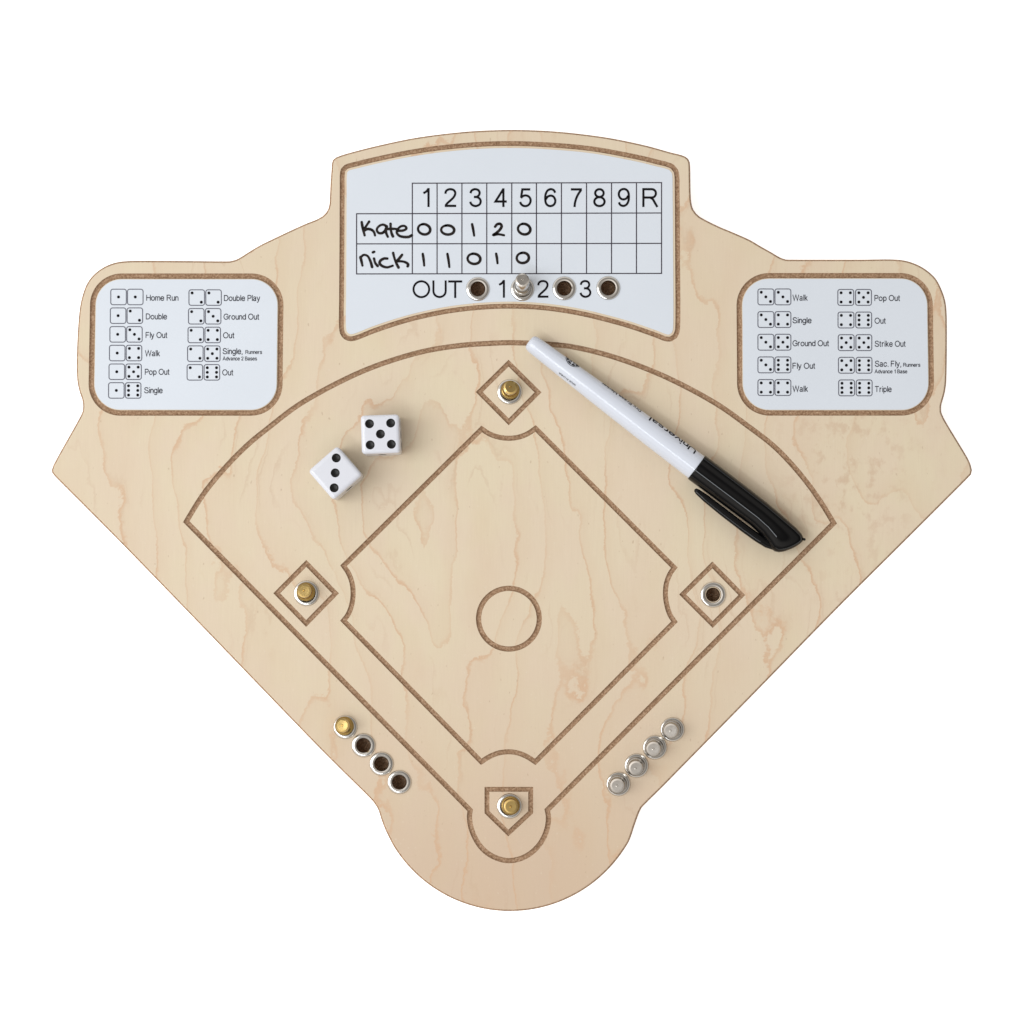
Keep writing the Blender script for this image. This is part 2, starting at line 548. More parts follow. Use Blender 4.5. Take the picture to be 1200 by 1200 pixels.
# top face: one triangulated sheet with the carved channels and the peg holes left out
CH = 2.5
top_edge = offset(OUTLINE, -CH)
outer = [offset(c, w) for _, c, w in CARVED]
inner = [offset(c, -w) for _, c, w in CARVED]
holes = [circle(x, y, HOLE_R, 36) for x, y, _ in SOCKETS]


def top_region(c):
    k = inside(top_edge, c)
    for a, b in zip(outer, inner):
        k &= ~(inside(a, c) & ~inside(b, c))
    for h in holes:
        k &= ~inside(h, c)
    return k


pg = Geo()
vs, fs = fill(top_region, [top_edge] + outer + inner + holes)
pg.add([P(v.x, v.y) for v in vs], fs, 0)
rim = [[P(p.x, p.y, 0) for p in top_edge], [P(p.x, p.y, -0.35) for p in offset(OUTLINE, -1.95)],
       [P(p.x, p.y, -2.0) for p in OUTLINE], [P(p.x, p.y, -33) for p in OUTLINE], [P(p.x, p.y, -35) for p in offset(OUTLINE, -1.5)]]
pg.rings(rim[:2], 0)
pg.rings(rim[1:], 1)
vs, fs = fill(lambda c: inside(offset(OUTLINE, -1.5), c), [offset(OUTLINE, -1.5)])
pg.add([P(v.x, v.y, -35) for v in vs], fs, 1)
for h, (x, y, _) in zip(holes, SOCKETS):
    pg.rings([[P(p.x, p.y, 0) for p in h], [P(p.x, p.y, -24) for p in h], [P(x + (p.x - x) * .3, y + (p.y - y) * .3, -26) for p in h],
              [P(x + (p.x - x) * .01, y + (p.y - y) * .01, -26) for p in h]], 1)
fix_normals(pg.obj('board_panel', [MAPLE, MDF], board))

# carved channels: a routed round-nosed groove, built as its own lining
for name, c, w in CARVED:
    gg = Geo()
    prof = [(w, 0.0), (w * .82, -0.8), (w * .58, -1.7), (w * .28, -2.2), (-w * .28, -2.2), (-w * .58, -1.7), (-w * .82, -0.8), (-w, 0.0)]
    gg.rings([[P(p.x, p.y, z) for p in offset(c, d)] for d, z in prof])
    o = gg.obj(name, MDF, board, smooth=False)
    for i, poly in enumerate(o.data.polygons):
        poly.use_smooth = False
    # smooth along a curve is not needed at this size; make every channel face look up
    bm = bmesh.new(); bm.from_mesh(o.data); bm.normal_update()
    flip = [f for f in bm.faces if f.normal.z < 0]
    bmesh.ops.reverse_faces(bm, faces=flip)
    bm.to_mesh(o.data); bm.free()

# peg sockets: pressed nickel eyelets round each hole
for x, y, r in SOCKETS:
    prof = [(r, -0.1), (r + 0.1, 0.7), (r - 0.8, 1.9), (r - 2.4, 2.6), (r - 4.0, 2.5), (r - 5.2, 1.7), (r - 5.9, 0.2), (8.15, -2.5), (7.9, -9.0)]
    prof = [(max(a, 7.9), b) for a, b in prof]
    o = lathe('peg_socket', prof, NICKEL, board)
    o.location = P(x, y)


# ------------------------------------------------------------------ white panels and their print
def sheet_panel(name, loop, z=0.45):
    g2 = Geo()
    lp = ccw(loop)
    hs = [h for h, (x, y, r) in zip(holes, SOCKETS) if inside(lp, np.array([[x, y]]))[0]]

    def reg(c):
        k = inside(lp, c)
        for h in hs:
            k &= ~inside(h, c)
        return k
    v, f = fill(reg, [lp] + hs)
    g2.add([P(p.x, p.y, z) for p in v], f)
    g2.rings([[P(p.x, p.y, z) for p in lp], [P(p.x, p.y, 0.02) for p in lp]])
    return fix_normals(g2.obj(name, LAMINATE, board))


score_panel = sheet_panel('scoreboard_panel', offset(SCORE, -5.3))
chart_l = sheet_panel('play_chart_panel', offset(CHART_L, -3.9))
chart_r = sheet_panel('play_chart_panel', offset(CHART_R, -3.8))
ZP = 0.62


def el(cx, cy, rx, ry, a0=0.0, a1=360.0):
    n = max(8, int(abs(a1 - a0) / 15))
    return [(cx + rx * math.cos(math.radians(a0 + (a1 - a0) * i / n)), cy + ry * math.sin(math.radians(a0 + (a1 - a0) * i / n))) for i in range(n + 1)]


class Line(list):
    """straight-edged stroke (mitred corners); plain lists are smooth curves"""


STEM = Line([(.12, 0), (.12, 1)])
SIX = [(.63, .75), (.57, .87), (.47, .93), (.36, .94), (.22, .87), (.12, .7), (.09, .45), (.13, .2), (.24, .08), (.38, .05), (.54, .11), (.63, .25),
       (.62, .42), (.52, .56), (.38, .6), (.22, .54), (.12, .4)]
GLYPH = {
    '1': [Line([(.44, 0), (.44, 1)]), [(.43, .96), (.32, .82), (.16, .73)]],
    '2': [[(.09, .70), (.13, .84), (.24, .92), (.38, .94), (.55, .89), (.63, .76), (.61, .63), (.52, .49), (.35, .33), (.19, .19), (.11, .08)], Line([(.06, .06), (.68, .06)])],
    '3': [[(.09, .73), (.15, .86), (.27, .93), (.37, .94), (.52, .89), (.59, .76), (.55, .62), (.44, .54), (.28, .53)],
          [(.28, .53), (.46, .52), (.59, .44), (.65, .3), (.6, .15), (.47, .07), (.36, .05), (.22, .09), (.12, .18), (.08, .28)]],
    '4': [Line([(.52, 0), (.52, .99)]), Line([(.50, .92), (.09, .29), (.70, .29)])],
    '5': [Line([(.63, .93), (.2, .93), (.13, .49)]), [(.12, .48), (.24, .58), (.38, .61), (.54, .56), (.64, .42), (.64, .27), (.55, .12), (.4, .05), (.24, .07), (.13, .16), (.08, .27)]],
    '6': [SIX],
    '7': [Line([(.08, .93), (.68, .93)]), [(.64, .90), (.5, .71), (.37, .45), (.30, .2), (.28, 0)]],
    '8': [el(.38, .735, .23, .205), el(.38, .285, .28, .235)],
    '9': [[(.74 - x, 1 - y) for x, y in SIX]],
    'A': [Line([(.03, 0), (.46, .98), (.9, 0)]), Line([(.19, .32), (.74, .32)])],
    'B': [STEM, Line([(.12, .94), (.5, .94)] + el(.5, .735, .22, .205, 90, -90) + [(.12, .53)]), Line([(.5, .53)] + el(.52, .295, .26, .235, 90, -90) + [(.12, .06)])],
    'C': [[(.88, .7), (.8, .85), (.67, .93), (.53, .95), (.3, .88), (.16, .72), (.1, .5), (.16, .25), (.3, .11), (.52, .05), (.7, .09), (.84, .2), (.9, .35)]],
    'D': [STEM, Line([(.12, .94)] + el(.45, .5, .42, .44, 90, -90) + [(.12, .06)])],
    'E': [STEM, Line([(.12, .94), (.8, .94)]), Line([(.12, .52), (.74, .52)]), Line([(.12, .06), (.82, .06)])],
    'F': [STEM, Line([(.12, .94), (.75, .94)]), Line([(.12, .5), (.66, .5)])],
    'G': [[(.9, .7), (.83, .84), (.7, .92), (.55, .95), (.32, .89), (.17, .74), (.1, .5), (.17, .25), (.33, .1), (.55, .05), (.75, .1), (.91, .22)], Line([(.92, .16), (.92, .48), (.55, .48)])],
    'H': [STEM, Line([(.84, 0), (.84, 1)]), Line([(.12, .52), (.84, .52)])],
    'I': [STEM],
    'M': [Line([(.1, 0), (.1, .97), (.52, .06), (.94, .97), (.94, 0)])],
    'N': [Line([(.12, 0), (.12, .97), (.82, .03), (.82, 1)])],
    'O': [el(.53, .5, .46, .45)],
    'P': [STEM, Line([(.12, .94), (.5, .94)] + el(.54, .70, .22, .24, 90, -90) + [(.12, .46)])],
    'R': [STEM, Line([(.12, .94), (.5, .94)] + el(.58, .72, .22, .22, 90, -90) + [(.12, .5)]), [(.50, .49), (.62, .42), (.74, .23), (.88, 0)]],
    'S': [[(.8, .72), (.74, .87), (.6, .94), (.44, .95), (.25, .9), (.15, .77), (.18, .63), (.32, .55), (.55, .49), (.74, .42), (.84, .28), (.79, .13), (.64, .06), (.46, .05), (.26, .09), (.14, .2), (.1, .33)]],
    'T': [Line([(.02, .94), (.84, .94)]), Line([(.43, 0), (.43, .94)])],
    'U': [Line([(.12, 1)] + el(.48, .39, .36, .335, 180, 360) + [(.84, 1)])],
    'W': [Line([(.03, 1), (.3, .03), (.62, .97), (.94, .03), (1.22, 1)])],
    'a': [[(.1, .55), (.18, .65), (.34, .69), (.5, .65), (.55, .52), (.55, .2), (.58, .07), (.63, .0)], [(.55, .42), (.35, .38), (.15, .32), (.07, .19), (.14, .08), (.3, .05), (.46, .1), (.55, .24)]],
    'b': [STEM, el(.39, .365, .27, .31)],
    'c': [[(.62, .48), (.55, .62), (.42, .69), (.33, .69), (.18, .63), (.09, .48), (.08, .33), (.14, .14), (.28, .05), (.42, .05), (.55, .12), (.63, .27)]],
    'd': [Line([(.62, 0), (.62, 1)]), el(.35, .365, .27, .31)],
    'e': [Line([(.08, .38), (.67, .38)]), [(.67, .38), (.62, .56), (.5, .67), (.37, .69), (.2, .63), (.09, .48), (.08, .3), (.16, .13), (.3, .05), (.45, .05), (.58, .11), (.66, .23)]],
    'g': [el(.34, .37, .27, .31), [(.62, .73), (.62, .3), (.61, -.02), (.54, -.17), (.38, -.24), (.2, -.2), (.1, -.1)]],
    'i': [Line([(.12, 0), (.12, .73)]), Line([(.12, .87), (.12, 1)])],
    'k': [STEM, Line([(.12, .25), (.56, .73)]), Line([(.27, .42), (.6, 0)])],
    'l': [STEM],
    'm': [Line([(.1, 0), (.1, .73)]), [(.1, .5), (.2, .64), (.33, .68), (.46, .62), (.5, .45), (.5, .2), (.5, 0)], [(.5, .48), (.6, .64), (.74, .68), (.87, .62), (.91, .45), (.91, .2), (.91, 0)]],
    'n': [Line([(.1, 0), (.1, .73)]), [(.1, .48), (.2, .63), (.36, .68), (.52, .62), (.57, .45), (.57, .2), (.57, 0)]],
    'o': [el(.38, .365, .31, .315)],
    'p': [Line([(.12, -.27), (.12, .73)]), el(.39, .365, .27, .31)],
    'r': [Line([(.1, 0), (.1, .73)]), [(.1, .45), (.18, .61), (.3, .68), (.42, .66)]],
    's': [[(.58, .54), (.5, .65), (.34, .69), (.18, .65), (.11, .54), (.18, .43), (.38, .36), (.56, .29), (.6, .17), (.5, .07), (.34, .04), (.17, .08), (.08, .22)]],
    't': [[(.18, .94), (.18, .6), (.18, .2), (.24, .06), (.37, .05)], Line([(.02, .67), (.37, .67)])],
    'u': [[(.1, .73), (.1, .45), (.11, .22), (.17, .09), (.3, .05), (.46, .1), (.57, .25)], Line([(.57, 0), (.57, .73)])],
    'v': [Line([(.03, .73), (.33, .05), (.63, .73)])],
    'y': [Line([(.04, .73), (.35, .04)]), [(.62, .73), (.48, .36), (.36, .03), (.28, -.14), (.18, -.22), (.05, -.2)]],
    '.': [Line([(.14, 0), (.14, .13)])],
    ',': [Line([(.14, .13), (.14, 0), (.08, -.14)])],
}
CAP = 1.0


def text_mesh(txt, weight=0.12, cut=None):
    """word drawn with a plain sans-serif stroke alphabet; returns points (x, y, layer) and faces"""
    V, F, x, layer = [], [], 0.0, 0
    for ch in txt:
        if ch == ' ':
            x += 0.38
            continue
        for st in GLYPH[ch]:
            if isinstance(st, Line):
                pts = [Vector(p) for p in st]
                pts = [p for i, p in enumerate(pts) if i == 0 or (p - pts[i - 1]).length > 1e-4]
                if cut:                                # short pieces, so that the print can follow a curved surface
                    fine = [pts[0]]
                    for p0, p1 in zip(pts, pts[1:]):
                        k = max(1, int((p1 - p0).length / cut))
                        fine += [p0.lerp(p1, (j + 1) / k) for j in range(k)]
                    pts = fine
            else:
                pts = catmull(st, step=0.035) if len(st) > 2 else [Vector(p) for p in st]
            n, b = len(pts), len(V)
            closed = (pts[0] - pts[-1]).length < 1e-3
            if closed:
                pts = pts[:-1]; n -= 1
            lf, rt = [], []
            for i in range(n):
                p = pts[i]
                d0 = (p - pts[i - 1]).normalized() if (i > 0 or closed) else None
                d1 = (pts[(i + 1) % n] - p).normalized() if (i < n - 1 or closed) else None
                d0, d1 = d0 or d1, d1 or d0
                n0, n1 = Vector((-d0.y, d0.x)), Vector((-d1.y, d1.x))
                m = (n0 + n1).normalized()
                m = m * (weight / 2 / max(0.4, m.dot(n0)))
                lf.append(p + m); rt.append(p - m)
            V += [Vector((x + p.x, p.y, layer)) for p in lf + rt]
            F += [(b + i, b + (i + 1) % n, b + n + (i + 1) % n, b + n + i) for i in range(n if closed else n - 1)]
            layer = (layer + 1) % 5
        x += max(p[0] for st in GLYPH[ch] for p in st) + 0.13 + (0.04 if ch in '1' else 0)
    return V, F


def lettering(name, txt, x0, x1, yc, cap, parent, mat, z=ZP, xc=None, wide=1.0, weight=0.12):
    """printed word: left edge x0, right edge x1 (or centred on xc), capitals of height cap centred on yc"""
    v, f = text_mesh(txt, weight)
    lo, hi = min(p.x for p in v), max(p.x for p in v)
    sy = cap / CAP
    if xc is not None:
        sx = sy * wide
        x0 = xc - (hi - lo) * sx / 2
    else:
        sx = (x1 - x0) / (hi - lo)
    vs = [P(x0 + (p.x - lo) * sx, yc + cap / 2 - p.y * sy, z + 0.03 * p.z) for p in v]
    return mesh_obj(name, vs, f, mat, parent)


def ribbon_into(g2, pts, w, z, closed=False):
    """flat pen stroke with round ends"""
    pts = [Vector(p) for p in pts]
    n = len(pts)
    lft, rgt = [], []
    for i in range(n):
        a = pts[(i - 1) % n] if (closed or i > 0) else pts[i]
        b = pts[(i + 1) % n] if (closed or i < n - 1) else pts[i]
        d = (b - a).normalized()
        nn = Vector((-d.y, d.x)) * (w[i] if isinstance(w, list) else w) / 2
        lft.append(pts[i] + nn); rgt.append(pts[i] - nn)
    vs = [P(p.x, p.y, z) for p in lft + rgt]
    fs = [(i, (i + 1) % n, n + (i + 1) % n, n + i) for i in range(n if closed else n - 1)]
    g2.add(vs, fs)
    if not closed:
        for c, q in ((pts[0], pts[1]), (pts[-1], pts[-2])):
            d = (c - q).normalized()
            ww = (w[0] if c is pts[0] else w[-1]) if isinstance(w, list) else w
            base = math.atan2(d.y, d.x)
            arc = [c + Vector((math.cos(base + t), math.sin(base + t))) * ww / 2 for t in [math.pi * (k / 8 - .5) for k in range(9)]]
            g2.add([P(p.x, p.y, z) for p in arc], [tuple(range(9))])


# scoreboard grid: each rule is a thin printed bar; pieces butt against each other
gl = Geo()
XS = [417.9, 483.2, 512.2, 541.3, 570.4, 599.7, 628.6, 657.9, 687.3, 716.6, 745.8, 775.2]
lw = 0.62


def rowy(k, x):
    y0 = (215.0, 250.6, 285.9, 321.1)[k]
    return y0 - (x - 417.8) * (0.9 if k < 2 else 0.6) / 357.0


def bar(x0, y0, x1, y1):
    gl.add([P(x0, y0[0], ZP), P(x1, y0[1], ZP), P(x1, y1[1], ZP), P(x0, y1[0], ZP)], [(0, 1, 2, 3)])


for k in range(4):
    a = XS[1] if k == 0 else XS[0]
    bar(a - lw, (rowy(k, a) - lw, rowy(k, XS[-1]) - lw), XS[-1] + lw, (rowy(k, a) + lw, rowy(k, XS[-1]) + lw))
for i, xx in enumerate(XS):
    for k in range(1 if i == 0 else 0, 3):
        bar(xx - lw, (rowy(k, xx) + lw,) * 2, xx + lw, (rowy(k + 1, xx) - lw,) * 2)
o = gl.obj('score_grid', GRID_INK, score_panel)
for ch, xc in zip('123456789R', (499.5, 527.7, 557.2, 586, 615.7, 644.8, 675.5, 702.4, 731, 762)):
    lettering('printed_letter' if ch == 'R' else 'printed_number', ch, 0, 0, 231.6, 22.2, score_panel, INK, xc=xc, wide=0.97)
lettering('printed_word', 'OUT', 483.4, 541.6, 339.0, 20.6, score_panel, INK)
for ch, xc in zip('123', (588.0, 636.2, 686.0)):
    lettering('printed_number', ch, 0, 0, 338.6, 20.8, score_panel, INK, xc=xc, wide=0.97)


def strokes(name, lst, ox, oy, sc, w=3.05):
    g2 = Geo()
    for q, st in enumerate(lst):
        pts = catmull([(ox + a / sc, oy + b / sc) for a, b in st], step=0.7)
        n = len(pts)
        ws = [w * (1 + 0.10 * math.sin(3.1 * q + 5.0 * i / n)) for i in range(n)]
        ribbon_into(g2, pts, ws, ZP + 0.02 * (q + 1))
    return g2.obj(name, FELT_INK, score_panel)


def ring(cx, cy, rx, ry, tilt=0.0, gap=0.08):
    out = []
    for i in range(25):
        a = -1.9 + (2 * math.pi + gap) * i / 24
        k = 1 + 0.05 * math.sin(2 * a + tilt)
        out.append((cx + rx * k * math.cos(a), cy + ry * k * math.sin(a)))
    return out


W8 = 1200 / 140.0
strokes('handwritten_name', [
    [(290, 775), (300, 830), (310, 870), (320, 908)],
    [(365, 770), (335, 815), (308, 862)],
    [(310, 864), (345, 845), (385, 850), (412, 872), (424, 908)],
    [(543, 818), (505, 800), (465, 815), (442, 850), (458, 882), (495, 885), (525, 860), (540, 822)],
    [(540, 822), (532, 862), (540, 895), (553, 922)],
    [(580, 792), (582, 840), (590, 885), (604, 918)],
    [(535, 846), (585, 842), (638, 844)],
    [(662, 862), (710, 858), (740, 838), (725, 816), (690, 815), (655, 842), (642, 880), (668, 912), (715, 924), (765, 922), (793, 908)],
], 390, 170, W8)
strokes('handwritten_name', [
    [(278, 182), (288, 225), (298, 268)],
    [(276, 190), (310, 162), (348, 172), (376, 220), (395, 282)],
    [(402, 136), (416, 130)],
    [(414, 198), (426, 242), (450, 272)],
    [(548, 198), (515, 198), (478, 220), (470, 245), (495, 272), (545, 286), (602, 270)],
    [(606, 142), (618, 190), (636, 240), (660, 288)],
    [(696, 160), (668, 196), (636, 228)],
    [(640, 226), (690, 226), (735, 238), (757, 258), (752, 275)],
], 390, 280, W8)
for args in ((497, 268.8, 7.0, 6.1, 0.3), (524.6, 269.6, 7.3, 5.6, 1.1), (614.2, 268.6, 7.2, 6.2, 0.0), (555.4, 303.4, 7.2, 6.2, 0.8), (612.6, 302.3, 6.8, 6.3, 2.0)):
    strokes('handwritten_score', [ring(*args)], 0, 0, 1.0)
strokes('handwritten_score', [[(430, 1078), (450, 1054), (482, 1050), (496, 1072), (478, 1108), (440, 1142), (410, 1162), (462, 1154), (520, 1164)]], 530, 140, W8)
for a, b, c, d in ((553.2, 262.8, 555.6, 276.2), (495.4, 297.6, 497.1, 311.3), (524.3, 297.6, 526.6, 313), (581.4, 297.4, 583, 308.6)):
    strokes('handwritten_score', [[(a, b), ((a + c) / 2 + .2, (b + d) / 2), (c, d)]], 0, 0, 1.0, 2.9)

PIPS = {1: [(0, 0)], 2: [(-1, -1), (1, 1)], 3: [(-1, -1), (0, 0), (1, 1)], 4: [(-1, -1), (1, -1), (-1, 1), (1, 1)],
        5: [(-1, -1), (1, -1), (0, 0), (-1, 1), (1, 1)], 6: [(-1, -1), (1, -1), (-1, 0), (1, 0), (-1, 1), (1, 1)]}


def dice_symbol(parent, cx, cy, n, half=9.1):
    g2 = Geo()
    box = round_poly([(cx - half, cy - half), (cx + half, cy - half), (cx + half, cy + half), (cx - half, cy + half)], 2.6, 5)
    ribbon_into(g2, box, 1.05, ZP, closed=True)
    for a, b in PIPS[n]:
        g2.add([P(p.x, p.y, ZP) for p in circle(cx + a * 5.4, cy + b * 5.4, 1.75, 14)], [tuple(range(14))], 1)
    g2.obj('dice_symbol', [BOX_INK, INK], parent)


def entry(panel, x1, x2, y, a, b, txt, t0, t1, ty, half=9.1):
    dice_symbol(panel, x1, y, a, half)
    dice_symbol(panel, x2, y, b, half)
    lettering('caption', txt, t0, t1, ty, 6.9, panel, INK_GREY, weight=0.15)


for i, (b, txt, t0, t1, ty) in enumerate([(1, 'Home Run', 171.5, 209.2, 349), (2, 'Double', 171, 195.8, 370.9), (3, 'Fly Out', 170.7, 196, 392.7),
                                          (4, 'Walk', 170, 187.5, 414), (5, 'Pop Out', 169.8, 198.5, 435.8), (6, 'Single', 169, 190.7, 457.4)]):
    entry(chart_l, 139 - .52 * i, 158.6 - .5 * i, 348.1 + 21.9 * i, 1, b, txt, t0, t1, ty)
for i, (b, txt, t0, t1, ty) in enumerate([(2, 'Double Play', 262.5, 304.9, 349.3), (3, 'Ground Out', 262, 303.6, 371.2), (4, 'Out', 261.4, 274.5, 393),
                                          (5, 'Single,', 260.9, 284.3, 411.6), (6, 'Out', 260.5, 273.2, 436.5)]):
    entry(chart_l, 230.6 - .55 * i, 250.3 - .48 * i, 348.8 + 21.9 * i, 2, b, txt, t0, t1, ty)
lettering('caption', 'Runners', 287.6, 307.2, 412.6, 4.4, chart_l, INK_GREY, weight=0.17)
lettering('caption', 'Advance 2 Bases', 260.9, 301.2, 420.2, 4.4, chart_l, INK_GREY, weight=0.17)
for i, (a, b, txt, t1, ty) in enumerate([(3, 3, 'Walk', 946.4, 348.9), (3, 4, 'Single', 951, 375.4), (3, 5, 'Ground Out', 971.2, 402.3),
                                         (3, 6, 'Fly Out', 955, 428.7), (4, 4, 'Walk', 946.7, 455.6)]):
    entry(chart_r, 897.4, 917.4, 348 + 26.55 * i, a, b, txt, 928.6, t1, ty, 9.3)
for i, (a, b, txt, t1, ty) in enumerate([(4, 5, 'Pop Out', 1054.4, 349.3), (4, 6, 'Out', 1037.7, 375.9), (5, 5, 'Strike Out', 1061, 402.9),
                                         (5, 6, 'Sac. Fly,', 1056, 426.3), (6, 6, 'Triple', 1044.8, 456)]):
    entry(chart_r, 991 + .25 * i, 1011.8 + .2 * i, 348.6 + 26.5 * i, a, b, txt, 1024.6 + .15 * i, t1, ty, 9.3)
lettering('caption', 'Runners', 1058.3, 1078.4, 427.6, 4.4, chart_r, INK_GREY, weight=0.17)
lettering('caption', 'Advance 1 Base', 1024.7, 1063.2, 435.3, 4.4, chart_r, INK_GREY, weight=0.17)


# ------------------------------------------------------------------ pegs
def peg(label, sock, top_img, metal, h=21.0, group=None):
    """turned peg standing in a socket; leans so that its top is seen at top_img"""
    x, y, _ = SOCKETS[sock]
    tx, ty = seen(top_img[0], top_img[1], h)
    rx, ry = 0.6 * (tx - x), 0.6 * (ty - y)          # part of the lean is the peg standing off centre in its loose hole
    q_ = min(1.0, 1.3 / max(1e-3, math.hypot(rx, ry)))
    x, y = x + rx * q_, y + ry * q_
    ax = Vector(((tx - x) * S, -(ty - y) * S, h * S)).normalized()
    root = thing('game_peg', label, 'peg', P(x, y), group=group)
    root.rotation_euler = Vector((0, 0, 1)).rotation_difference(ax).to_euler()
    shaft = [(0.0, h - 0.8), (0.8, h - 0.8), (1.4, h - 0.05), (6.2, h), (8.0, h - 1.15), (8.15, h - 1.9), (8.15, 9.6)]
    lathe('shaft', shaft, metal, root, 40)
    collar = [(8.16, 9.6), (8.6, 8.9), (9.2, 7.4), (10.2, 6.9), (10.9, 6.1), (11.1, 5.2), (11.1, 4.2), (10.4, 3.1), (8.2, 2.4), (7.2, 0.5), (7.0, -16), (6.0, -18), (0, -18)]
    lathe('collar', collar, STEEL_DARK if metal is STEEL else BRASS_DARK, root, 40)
    return root


peg('tall silver peg standing among the out holes of the scoreboard between 1 and 2', 1, (612.2, 327.8), STEEL, h=33)
BG = 'brass pegs'
peg('brass peg standing in the second base diamond near the white marker tip', 4, (598.4, 453.6), BRASS, group=BG)
peg('brass peg standing in the third base diamond at the left of the infield', 6, (356.4, 692.2), BRASS, group=BG)
peg('brass peg standing in the carved home plate at the bottom', 7, (598.6, 945.2), BRASS, group=BG)
peg('brass peg in the topmost hole of the lower left row, above three empty holes', 8, (401.2, 850), BRASS, group=BG)
SG = 'silver pegs in the row at the lower right'
for q, (s, t, w) in enumerate([(12, (785.9, 856.3), 'topmost silver peg of the slanting row of four at the lower right edge'),
                               (13, (765.6, 877.6), 'second silver peg from the top in the slanting row at the lower right edge'),
                               (14, (745, 900.2), 'third silver peg from the top in the slanting row at the lower right edge'),
                               (15, (723.2, 920.8), 'lowest silver peg of the slanting row of four at the lower right edge')]):
    peg(w, s, t, STEEL, group=SG)


# ------------------------------------------------------------------ dice
def die(label, cx, cy, ang, faces_n, side=44.8, flip=False):
    """faces_n: numbers on +z -z -y +y +x -x; pips are dished cups set into holes in the faces"""
    qx, qy = seen(cx, cy, side)
    root = thing('die', label, 'die', P(qx, qy), (0, 0, math.radians(ang)), 'white dice with black pips')
    a, b = side / 2, 4.8
    bm = bmesh.new()
    bmesh.ops.create_cube(bm, size=side)
    bmesh.ops.bevel(bm, geom=list(bm.edges), offset=b, segments=6, profile=0.55, affect='EDGES')
    bm.normal_update()
    big = [f for f in bm.faces if f.calc_area() > (side - 2 * b) ** 2 * 0.9]
    bmesh.ops.delete(bm, geom=big, context='FACES_ONLY')
    me = bpy.data.meshes.new('die_body')
    bm.to_mesh(me); bm.free()
    g2 = Geo()
    up = Vector((0, 0, a))
    g2.add([(v.co + up) * S for v in me.vertices], [tuple(p.vertices) for p in me.polygons])
    ns = len(g2.f)
    bpy.data.meshes.remove(me)
    axes = [(Vector((1, 0, 0)), Vector((0, 1, 0)), Vector((0, 0, 1))), (Vector((1, 0, 0)), Vector((0, -1, 0)), Vector((0, 0, -1))),
            (Vector((1, 0, 0)), Vector((0, 0, 1)), Vector((0, -1, 0))), (Vector((-1, 0, 0)), Vector((0, 0, 1)), Vector((0, 1, 0))),
            (Vector((0, 1, 0)), Vector((0, 0, 1)), Vector((1, 0, 0))), (Vector((0, -1, 0)), Vector((0, 0, 1)), Vector((-1, 0, 0)))]
    e = a - b
    pr, off = 5.2, 12.2
    cups = []
    for n, (u, v, w) in zip(faces_n, axes):
        sq = L((-e, -e), (e, -e), (e, e), (-e, e))
        cs = [(p * off, (-q if flip else q) * off) for p, q in PIPS[n]]
        hs = [circle(p, q, pr, 28) for p, q in cs]

        def reg(c, sq=sq, hs=hs):
            k = inside(sq, c)
            for h in hs:
                k &= ~inside(h, c)
            return k
        vs, fs = fill(reg, [sq] + hs)
        g2.add([(u * p.x + v * p.y + w * a + up) * S for p in vs], fs)
        for p, q in cs:
            cups.append((u, v, w, p, q))
    o = g2.obj('die_body', DIE_WHITE, root)
    bm = bmesh.new(); bm.from_mesh(o.data)
    bmesh.ops.remove_doubles(bm, verts=bm.verts, dist=1e-7)
    bmesh.ops.recalc_face_normals(bm, faces=bm.faces)
    bm.to_mesh(o.data); bm.free()
    o.data.polygons.foreach_set('use_smooth', [i < ns for i in range(len(o.data.polygons))])
    for u, v, w, p, q in cups:
        c = Geo()
        prof = [(pr, 0.0), (pr * .93, -0.5), (pr * .75, -1.1), (pr * .45, -1.5), (pr * .1, -1.65), (0.01, -1.66)]
        c.rings([[(u * (p + r * math.cos(t)) + v * (q + r * math.sin(t)) + w * (a + z) + up) * S
                  for t in [2 * math.pi * i / 28 for i in range(28)]] for r, z in prof])
        po = c.obj('pip', PIP_BLACK, root, smooth=True)
    return root


die('white die showing five black pips, the upper right of the two dice', 445.8, 508.6, 1.9, (5, 2, 1, 6, 3, 4))
die('white die turned cornerwise showing three black pips, the lower left of the two dice', 392.8, 554.2, 41.0, (3, 4, 1, 6, 2, 5))

# ------------------------------------------------------------------ marker pen
D = Vector((195.2, 147.0)).normalized()
A0 = Vector(seen(620.2, 400.0, 16))
marker = thing('marker_pen', 'white felt tip marker with glossy black cap lying across the outfield', 'marker', P(A0.x, A0.y))
MX = Vector((D.x, -D.y, 0)); MZ = Vector((0, 0, 1)); MN = MZ.cross(MX)      # along, up, towards the upper right of the board
AXH = 17.0


def mk(t, n, z):
    return (MX * t + MN * n + MZ * z) * S


def bar_r(t):
    pts = [(0, 6.4), (0.8, 8.0), (2.5, 9.3), (5.5, 10.1), (12, 10.5), (60, 12.0), (120, 13.7), (180, 15.0), (246, 15.9)]
    for (a, ra), (b, rb) in zip(pts, pts[1:]):
        if t <= b:
            return ra + (rb - ra) * (t - a) / (b - a)
    return pts[-1][1]


def axis_z(t):
    return 14.6 + 2.0 * min(t, 246) / 246


gb = Geo()
ts = [0, 0.8, 2.5, 5.5, 12, 30, 60, 90, 120, 150, 180, 215, 246]
rr = [[mk(0.0, 0.01 * math.cos(a), axis_z(0) + 0.01 * math.sin(a)) for a in [2 * math.pi * i / 64 for i in range(64)]]]
for t in ts:
    rr.append([mk(t, bar_r(t) * math.cos(a), axis_z(t) + bar_r(t) * math.sin(a)) for a in [2 * math.pi * i / 64 for i in range(64)]])
gb.rings(rr)
barrel = fix_normals(gb.obj('barrel', BARREL_WHITE, marker, smooth=True))


